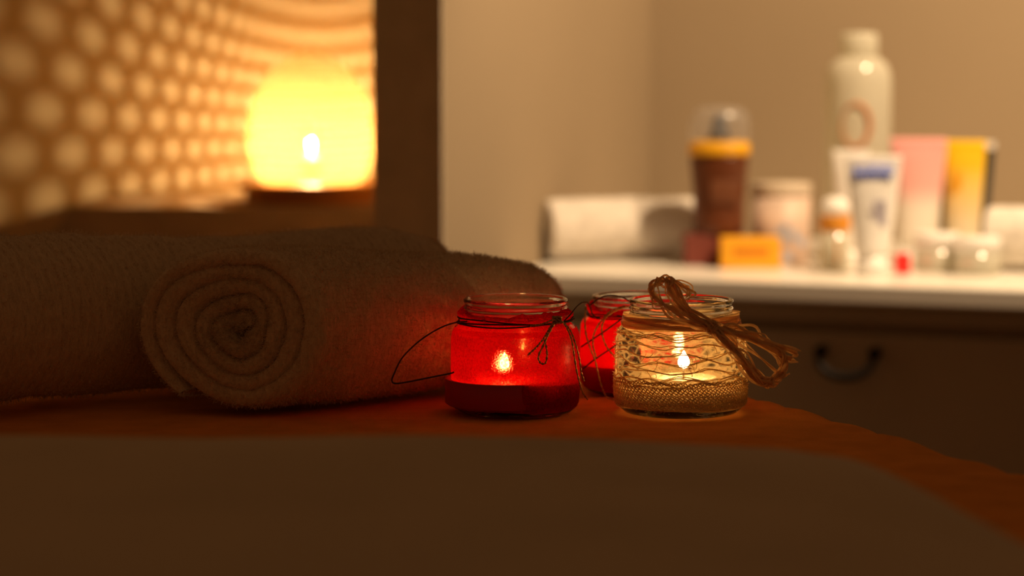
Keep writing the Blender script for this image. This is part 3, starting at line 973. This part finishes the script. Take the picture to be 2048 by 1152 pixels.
mb = MB()
r_ = random.Random(11)
for k in range(11):
    z = 0.0487 + 0.00055 * k
    rr = 0.0322 - 0.0002 * k if k < 6 else 0.0310
    ribbon(neck_path(rr + 0.0008, z, k * 0.7, k * 0.7 + 2 * PI, 80, 0.0005, k, r_.uniform(-0.0012, 0.0012)), r_.uniform(0.0014, 0.0026), 0.00012, mb, PI / 2 + r_.uniform(-0.4, 0.4), PI / 2 + r_.uniform(-0.4, 0.4), False)
KX = (1424, 656, 1.2105)


def jit(p, s, r_):
    return (p[0] + r_.gauss(0, s), p[1] + r_.gauss(0, s), p[2] + r_.gauss(0, s) * 0.00028)


def strand(pts, wd, s=3.0, n=46, tw=0.6):
    q = [jit(p, s if 0 < i else s * 0.5, r_) for i, p in enumerate(pts)]
    ribbon(smooth_path(L3(q, J3), n), wd, 0.00011, mb, r_.uniform(-tw, tw), r_.uniform(-tw, tw), True, face=Vector((0.1, -1, 0.15)))


# upper left loops
for k in range(9):
    strand([KX, (1385, 645, 1.206), (1345, 622, 1.204), (1316, 598, 1.205), (1305, 578, 1.208), (1314, 565, 1.211), (1330, 562, 1.214), (1346, 578, 1.214), (1366, 608, 1.211), (1394, 634, 1.209), (1426, 655, 1.2095)], r_.uniform(0.0007, 0.0015), 5.5)
for k in range(6):
    strand([KX, (1392, 640, 1.207), (1362, 615, 1.206), (1342, 590, 1.208), (1333, 568, 1.211), (1346, 560, 1.214), (1364, 565, 1.216), (1380, 582, 1.217), (1372, 600, 1.216)], r_.uniform(0.0006, 0.0013), 5.0)
for k in range(3):
    strand([KX, (1380, 625, 1.207), (1352, 592, 1.209), (1334, 562, 1.212), (1331 + r_.uniform(-12, 6), 553, 1.212)], 0.0011, 1.5)
# main twisted bundle to the lower right, looping back
for k in range(14):
    e = r_.uniform(-1, 1)
    strand([(1400, 640, 1.2085), KX, (1452, 683, 1.207), (1482, 718, 1.206), (1510, 750, 1.206), (1534 + 5 * e, 768, 1.207), (1552, 756 + 4 * e, 1.209), (1568, 736, 1.212), (1564, 712, 1.215), (1540, 690, 1.216), (1508, 670, 1.216), (1470, 660, 1.214), (1436, 655, 1.211)], r_.uniform(0.0007, 0.0017), 6.5, 60)
for k in range(5):
    strand([(1395, 636, 1.2085), KX, (1450, 682, 1.206), (1478, 716, 1.2055), (1505, 746, 1.2055), (1532, 768, 1.206)], r_.uniform(0.0018, 0.0030), 4.0)
# free tails
for k in range(7):
    e = k / 6
    strand([KX, (1455, 662 + 3 * e, 1.211), (1495, 672 + 8 * e, 1.212), (1540, 686 + 16 * e, 1.213), (1578 + 10 * math.sin(k), 702 + 16 * e, 1.214), (1590 + 6 * math.cos(k), 708 + 18 * e, 1.214)], r_.uniform(0.0012, 0.0026), 4.5)
for k in range(3):
    strand([KX, (1470, 680, 1.210), (1520, 715, 1.210), (1562, 748, 1.212), (1580, 742 + 4 * k, 1.213)], 0.0008, 3.0)
# knot wrap
c0 = P(*KX) - J3
ax = (P(1452, 683, 1.207) - P(1394, 634, 1.209)).normalized()
s0 = ax.cross(Vector((0, -1, 0))).normalized(); b0 = ax.cross(s0)
for k in range(5):
    pth = [c0 + ax * (0.0011 * (k - 2)) + s0 * 0.0030 * math.cos(t) + b0 * 0.0024 * math.sin(t) for t in [2 * PI * i / 22 + k for i in range(23)]]
    ribbon(pth, 0.0022, 0.00012, mb, PI / 2, PI / 2, False)
build('raffia_bow', mb, M['raffia'], j3)['label'] = 'tan raffia strands tied round the neck in a bow'
candle(J3, 'cream tealight candle burning inside the lace-wrapped jar', 0.0190, 0.0042, 0.0190, M['cream_wax'], False, 0.0100, 0.0032, off=(0.0015, -0.002))

# ------------------------------------------------------------------ cabinet, cover, lamp on the left
CF = 2.400; CT = 0.797
cx0, cx1 = -0.468, -0.02
cab = thing('cabinet', 'low cabinet below the lamp, mostly under a brown cover', 'cabinet', (0, 0, 0))
build('body', box_mb(cx1 - cx0 - 0.10, LW - CF - 0.045, CT - 0.024, 0.003, ((cx0 + cx1) / 2 - 0.02, (LW + CF) / 2 + 0.005, (CT - 0.024) / 2)), M['chest'], cab, False)
build('top', box_mb(cx1 - cx0 - 0.08, LW - CF - 0.022, 0.02, 0.003, ((cx0 + cx1) / 2 - 0.022, (LW + CF) / 2 + 0.004, CT - 0.0135)), M['chest'], cab, False)
mb = MB()
ub = 120; rows_ = 40
xL, xR = cx0, -0.075
vs = []; idx = {}
# cover: flat on top then flaring down over the front and the left
U = np.concatenate([np.linspace(-0.16, 0, 22)[:-1], np.linspace(0, xR - xL, 70)])
V = np.concatenate([np.linspace(-0.16, 0, 26)[:-1], np.linspace(0, LW - CF - 0.008, 24)])
for u in U:
    for v in V:
        du = max(0, -u); dv = max(0, -v); d = math.hypot(du, dv)
        x = xL + max(0, u); y = CF + max(0, v); z = CT
        if d > 0:
            k1, k2 = du / d, dv / d
            run = d * 0.52 * (1 - math.exp(-d / 0.004)); wv = 0.006 * math.sin(u * 60 + v * 40) * sstep(0, 0.08, d)
            x -= (run + wv) * k1; y -= (run + wv) * k2; z -= d * 0.86
        z += 0.0005 * noise.noise(Vector((x * 40, y * 40, 0)))
        vs.append((x, y, z))
nv = len(V)
mb.add(vs, [(i * nv + j, (i + 1) * nv + j, (i + 1) * nv + j + 1, i * nv + j + 1) for i in range(len(U) - 1) for j in range(nv - 1)])
o = build('cover_cloth', mb, M['cover'])
md = o.modifiers.new('thickness', 'SOLIDIFY'); md.thickness = 0.002; md.offset = -1
tag(o, 'brown cloth draped over the cabinet under the glowing lamp', 'cloth')

LX, LY = (623 - 1024) * 2.49 / F, 2.49
lamp = thing('table_lamp', 'glowing amber beehive lamp with pierced shade on a wooden base', 'lamp', (LX, LY, CT + 0.0006), 0)
build('base', lathe([(0.0, 0.0), (0.070, 0.0), (0.072, 0.002), (0.072, 0.012), (0.069, 0.0135), (0.069, 0.0145), (0.079, 0.015), (0.081, 0.0175), (0.079, 0.0205), (0.0, 0.021)], 72), M['base_wood'], lamp)['label'] = 'round two-tier wooden base'
# pierced shade
SP = [(0.97 * r, 0.0215 + (z - 0.0165) * 1.01) for r, z in ((0.054, 0.0165), (0.0635, 0.028), (0.0690, 0.046), (0.0705, 0.064), (0.0690, 0.084), (0.0640, 0.104), (0.0550, 0.122), (0.0425, 0.137), (0.0280, 0.149), (0.0130, 0.159), (0.003, 0.165))]


def sp_at(t):
    pth = smooth_path([(r, 0, z) for r, z in SP], 200)
    return pth[min(199, int(t * 199))]


pth = smooth_path([(r, 0, z) for r, z in SP], 400)
cum = [0]
for a, b in zip(pth, pth[1:]): cum.append(cum[-1] + (b - a).length)
tot = cum[-1]


def prof_at(s):
    s = max(0, min(1, s)) * tot
    for i in range(len(cum) - 1):
        if cum[i + 1] >= s: 
            u = (s - cum[i]) / max(1e-9, cum[i + 1] - cum[i]); p = pth[i].lerp(pth[i + 1], u); return p.x, p.z
    return pth[-1].x, pth[-1].z


mb = MB()
NR, NC = 19, 78
for i in range(NR):
    s0_, s1_ = i / NR, (i + 1) / NR
    for k in range(NC):
        ph = 0.5 * (i % 2)
        vs = []
        def pt(su, cu):
            r, z = prof_at(s0_ + (s1_ - s0_) * su); a = 2 * PI * (k + cu + ph) / NC
            return (r * math.cos(a), r * math.sin(a), z)
        outer = [(0, 0), (0, .5), (0, 1), (.5, 1), (1, 1), (1, .5), (1, 0), (.5, 0)]
        hr = 0.34
        inner = [(0.5 + hr * math.sin(t), 0.5 + hr * math.cos(t)) for t in [-0.75 * PI + PI / 4 * -0 for _ in range(1)]]
        inner = []
        for (su, cu) in outer:
            dx, dy = su - .5, cu - .5; l = math.hypot(dx, dy); inner.append((.5 + dx / l * hr, .5 + dy / l * hr))
        vs = [pt(*q_) for q_ in outer] + [pt(*q_) for q_ in inner]
        if i >= NR - 2:
            mb.add(vs[:8], [tuple(range(8))])
        else:
            mb.add(vs, [(j, (j + 1) % 8, 8 + (j + 1) % 8, 8 + j) for j in range(8)])
so = build('lamp_shade', mb, M['shade'], lamp)
build('socket', lathe([(0.0, 0.0212), (0.012, 0.0212), (0.012, 0.0215), (0.008, 0.022), (0.0075, 0.030), (0.0115, 0.036), (0.0120, 0.047), (0.010, 0.050), (0.0, 0.051)], 32), M['amber'], lamp)
bulb = build('bulb', lathe([(0.0045, 0.0512), (0.0055, 0.054), (0.0085, 0.060), (0.0095, 0.066), (0.0085, 0.074), (0.0050, 0.082), (0.0018, 0.088), (0.00001, 0.089)], 24), M['glass'], lamp)
build('filament', lathe([(0.00001, 0.0600), (0.0007, 0.0602), (0.0010, 0.0612), (0.0010, 0.0652), (0.0007, 0.0664), (0.00001, 0.0667)], 16), M['bulb'], bulb)


# ------------------------------------------------------------------ things on the dresser
def rolled_white(name, label, pos, ang, R, L, seed, **kw):
    return towel_roll(name, label, pos, ang, R, L, 1.0, 3.6, 0.0085, 0.97, 'terry', seed, 0.7, 6000, hl=0.0015, **kw)


a_, b_ = P(1092, 518, 2.384), P(1400, 518, 2.43)
p = Vector((a_.x, a_.y, DZ))
rolled_white('rolled_towel', 'white rolled towel lying on the dresser behind the brown bottle', (p.x, p.y, DZ + 0.0003), math.atan2(b_.y - a_.y, b_.x - a_.x), 0.0365, 0.20, 3, end_ang=-2.0, telescope=-0.004)
p = on_dresser(1976, 0.20)
rolled_white('rolled_towel', 'white rolled towel at the right end of the dresser, cut by the frame', (p.x, p.y, DZ + 0.0003), DANG, 0.0355, 0.20, 8, end_ang=-1.2)


def oval_lathe(prof, seg, ky):
    mb = lathe([(r, z) for r, z in prof], seg)
    mb.v = [(x, y * ky, z) for x, y, z in mb.v]
    return mb


# brown spray bottle
p = P(1437, 500, 2.343)
t = thing('spray_bottle', 'brown spray bottle with yellow collar and clear domed cap', 'bottle', (p.x, p.y, DZ + 0.0322), 0.0)
t.scale = (1, 1, 0.80)
build('body', oval_lathe([(0.0, 0), (0.0235, 0), (0.0255, 0.002), (0.0258, 0.010), (0.0262, 0.04), (0.0285, 0.075), (0.0302, 0.096), (0.0302, 0.1005), (0.0, 0.1005)], 48, 0.75), M['brown_plastic'], t)
o = build('collar', oval_lathe([(0.0, 0.101), (0.0306, 0.101), (0.0315, 0.103), (0.0315, 0.114), (0.029, 0.118), (0.022, 0.1195), (0.0, 0.1198)], 48, 0.78), M['yellow_plastic'], t)
o['label'] = 'yellow collar'
o = build('clear_cap', oval_lathe([(0.0305, 0.1165), (0.0308, 0.130), (0.0300, 0.146), (0.0270, 0.156), (0.020, 0.1615), (0.008, 0.163), (0.00001, 0.163)], 48, 0.8), M['clear_cap'], t)
o['label'] = 'clear domed cap'
build('nozzle', lathe([(0.0, 0.12), (0.0125, 0.12), (0.0115, 0.127), (0.0085, 0.134), (0.0075, 0.144), (0.0050, 0.150), (0.0045, 0.153), (0.0, 0.154)], 24), M['nozzle'], t)
build('label_print', box_mb(0.030, 0.0006, 0.030, 0.0002, (0.004, -0.0212, 0.055)), pmat('bronze_print', (0.15, 0.05, 0.018), 0.5), t)
# two boxes
p = P(1426, 500, 2.345)
o = build('small_box', box_mb(0.060, 0.036, 0.0315, 0.0008, (0, 0, 0.0158)), M['maroon'], None, False, (p.x, p.y, DZ + 0.0003), (0, 0, 0.0))
tag(o, 'small maroon box under the brown spray bottle', 'box')
p = P(1500, 500, 2.308)
t = thing('small_box', 'small bright orange box beside the maroon box on the dresser', 'box', (p.x, p.y, DZ + 0.0003), -0.03)
build('carton', box_mb(0.0600, 0.026, 0.0305, 0.0008, (0, 0, 0.0154)), M['orange_card'], t, False)
build('print', box_mb(0.036, 0.0003, 0.009, 0.0001, (0.0, -0.0132, 0.0160)), M['orange_print'], t, False)

# pinkish tub with cream lid
p = on_dresser(1563, 0.20)
t = thing('tub', 'pale pink printed tub with cream lid behind the orange box', 'tub', (p.x, p.y, DZ + 0.0003), DANG)
build('body', lathe([(0.0, 0), (0.0285, 0), (0.0300, 0.002), (0.0305, 0.070), (0.0, 0.0705)], 48), M['pinkish'], t)
build('lid', lathe([(0.0, 0.0708), (0.0305, 0.0708), (0.0310, 0.072), (0.0310, 0.0815), (0.030, 0.0835), (0.0, 0.084)], 48), M['cream_plastic'], t)['label'] = 'cream lid'
mb = MB()
r_ = random.Random(3)
for k in range(9):
    a = math.radians(r_.uniform(-80, -22)); z = r_.uniform(0.008, 0.040); rr = r_.uniform(0.003, 0.006)
    vs = [(0.03075 * math.cos(a + rr / 0.03 * math.cos(q_)), 0.03075 * math.sin(a + rr / 0.03 * math.cos(q_)), z + rr * math.sin(q_)) for q_ in [2 * PI * i / 14 for i in range(14)]]
    mb.add(vs, [tuple(range(14))])
build('print', mb, M['pale_blue'], t)['label'] = 'pale blue printed spots'

# tall milky bottle
p = on_dresser(1714, 0.29)
t = thing('bottle', 'tall milky plastic bottle with oval russet emblem and round cap', 'bottle', (p.x, p.y, DZ + 0.0003), DANG)
build('body', lathe([(0.0, 0), (0.0325, 0), (0.0345, 0.003), (0.0347, 0.15), (0.0345, 0.188), (0.0325, 0.200), (0.0275, 0.208), (0.0215, 0.212), (0.0205, 0.214), (0.0, 0.2145)], 64), M['milky'], t)
build('cap', lathe([(0.0, 0.2148), (0.0192, 0.2148), (0.0198, 0.216), (0.0196, 0.236), (0.0180, 0.2385), (0.0, 0.2395)], 48), M['milky'], t)
mb = MB()
pth_ = []
a0 = math.radians(-81)
for i in range(41):
    q_ = 2 * PI * i / 40
    a = a0 + 0.0145 * math.cos(q_) / 0.035
    pth_.append(Vector((0.0352 * math.cos(a), 0.0352 * math.sin(a), 0.142 + 0.0225 * math.sin(q_))))
tube(pth_[:-1], 0.0012, 6, mb, closed=True, rfn=lambda u: 0.0010 + 0.0022 * (0.5 + 0.5 * math.cos(2 * PI * u)) )
build('emblem', mb, M['logo'], t)['label'] = 'russet oval ring emblem'


# tubes standing on their caps
def squeeze_tube(px, b, hgt, wtop, rbot, mat_, label, cap_m, cap_h=0.018, rz=0.0, cap_r=None, group='squeeze tubes on the dresser'):
    p = on_dresser(px, b)
    t = thing('squeeze_tube', label, 'tube', (p.x, p.y, DZ + 0.0003), DANG + rz, group)
    cr = cap_r or rbot * 0.92
    build('cap', lathe([(0.0, 0), (cr, 0), (cr + 0.0005, 0.001), (cr + 0.0002, cap_h), (0.0, cap_h)], 36), cap_m, t)
    mb = MB(); n = 40; rows = 24; vs = []
    for i in range(rows):
        u = i / (rows - 1); z = cap_h + 0.0003 + (hgt - cap_h) * u
        flat = min(1, u / 0.93)
        rx = rbot + (wtop / 2 - rbot) * flat; ry = rbot * (1 - flat) ** 0.75 + 0.0011
        if i == 0: rx *= 0.86; ry *= 0.86
        for k in range(n):
            a = 2 * PI * k / n
            vs.append((rx * math.cos(a), ry * math.sin(a), z))
    mb.add(vs, [(i * n + k, i * n + (k + 1) % n, (i + 1) * n + (k + 1) % n, (i + 1) * n + k) for i in range(rows - 1) for k in range(n)])
    mb.f.append(tuple(range(n - 1, -1, -1))); mb.f.append(tuple((rows - 1) * n + k for k in range(n)))
    o = build('body', mb, mat_, t)
    return t


def plate(name, w_, h_, x, z, y, m_, t, tilt=0.0):
    o = build(name, box_mb(w_, 0.0006, h_, 0.0002), m_, t, False, (x, y, z), (tilt, 0, 0))
    return o


t = squeeze_tube(1747, 0.105, 0.116, 0.054, 0.0165, M['white_plastic'], 'white squeeze tube with blue lettering near its top', M['white_plastic'], rz=0.1)
mb = MB()
# blue word in slanted strokes
xs = -0.019
for k in range(7):
    x0 = xs + k * 0.0056
    tube([Vector((x0, 0, -0.005)), Vector((x0 + 0.002, 0, 0.005 if k in (0, 3, 5) else 0.002))], 0.0014, 5, mb)
    tube([Vector((x0 + 0.002, 0, 0.002)), Vector((x0 + 0.0045, 0, 0.003)), Vector((x0 + 0.004, 0, -0.003))], 0.0009, 5, mb)
tube([Vector((xs - 0.001, 0, 0.0065)), Vector((xs + 0.02, 0, 0.0075)), Vector((xs + 0.040, 0, 0.0065))], 0.0011, 5, mb)
build('lettering', mb, M['blue'], t, True, (0, -0.0062, 0.099), (0.09, 0, 0))['label'] = 'blue lettering'
plate('print', 0.014, 0.026, 0.008, 0.060, -0.0128, pmat('pale_violet_print', (0.62, 0.60, 0.72), 0.5), t, 0.1)
t = squeeze_tube(1700, 0.19, 0.118, 0.038, 0.0145, M['white_plastic'], 'plain white squeeze tube half hidden behind the blue-lettered one', M['white_plastic'])
t = squeeze_tube(1836, 0.225, 0.130, 0.058, 0.0200, M['tube_pink'], 'squeeze tube with pink top fading to white', M['white_plastic'])
t = squeeze_tube(1931, 0.295, 0.124, 0.060, 0.0230, M['black_plastic'], 'black squeeze tube showing either side of the yellow one', M['black_plastic'])
plate('crimp', 0.060, 0.008, 0, 0.1215, 0.0, M['white_plastic'], t).scale = (1, 5, 1)
t = squeeze_tube(1928, 0.232, 0.128, 0.043, 0.0165, M['tube_yellow'], 'yellow squeeze tube with small orange print', M['white_plastic'])
plate('print', 0.010, 0.024, -0.006, 0.083, -0.0098, M['orange_card'], t, 0.1)

# small bottle with amber band
p = on_dresser(1671, 0.15)
t = thing('bottle', 'small clear bottle with white cap and amber label band', 'bottle', (p.x, p.y, DZ + 0.0003), DANG)
build('body', lathe([(0.0, 0), (0.0135, 0), (0.0150, 0.002), (0.0152, 0.040), (0.0, 0.0405)], 36), M['milky'], t)
build('label_band', lathe([(0.01535, 0.038), (0.0156, 0.0385), (0.0156, 0.0535), (0.01535, 0.054), (0.0, 0.0541)], 36), M['amber_band'], t)['label'] = 'amber band'
build('cap', lathe([(0.0, 0.0543), (0.0150, 0.0543), (0.0150, 0.062), (0.013, 0.068), (0.008, 0.072), (0.0, 0.073)], 36), M['white_plastic'], t)
build('side_strip', box_mb(0.0025, 0.0006, 0.026, 0.0002, (0.006, -0.0142, 0.018)), M['amber_band'], t, False)  # narrow amber strip down the right of the body

# red pot
p = on_dresser(1808, 0.125)
t = thing('small_bottle', 'tiny bottle with bright red body on the front of the dresser', 'bottle', (p.x, p.y, DZ + 0.0003), DANG)
build('body', lathe([(0.0, 0), (0.0072, 0), (0.0078, 0.001), (0.0078, 0.0175), (0.0065, 0.019), (0.0, 0.0192)], 28), M['red_plastic'], t)
build('cap', lathe([(0.0, 0.0194), (0.0048, 0.0194), (0.0048, 0.024), (0.0, 0.0245)], 24), M['white_plastic'], t)

# low cream jars
for px, b, R_, hh, lab in ((1876, 0.165, 0.0220, 0.038, 'low white cream jar below the pink tube'), (1956, 0.150, 0.0230, 0.036, 'low white cream jar below the yellow tube')):
    p = on_dresser(px, b)
    t = thing('cream_jar', lab, 'jar', (p.x, p.y, DZ + 0.0003), DANG, 'cream jars on the dresser')
    build('body', lathe([(0.0, 0), (R_ * 0.92, 0), (R_, 0.002), (R_, hh * 0.6), (0.0, hh * 0.605)], 40), M['milky'], t)
    build('lid', lathe([(0.0, hh * 0.62), (R_ * 1.03, hh * 0.62), (R_ * 1.03, hh * 0.95), (R_ * 0.97, hh), (0.0, hh)], 40), M['white_plastic'], t)
    build('print', box_mb(0.010, 0.0006, 0.006, 0.0002, (-0.004, -R_ - 0.0002, hh * 0.35)), M['pinkish'], t, False)
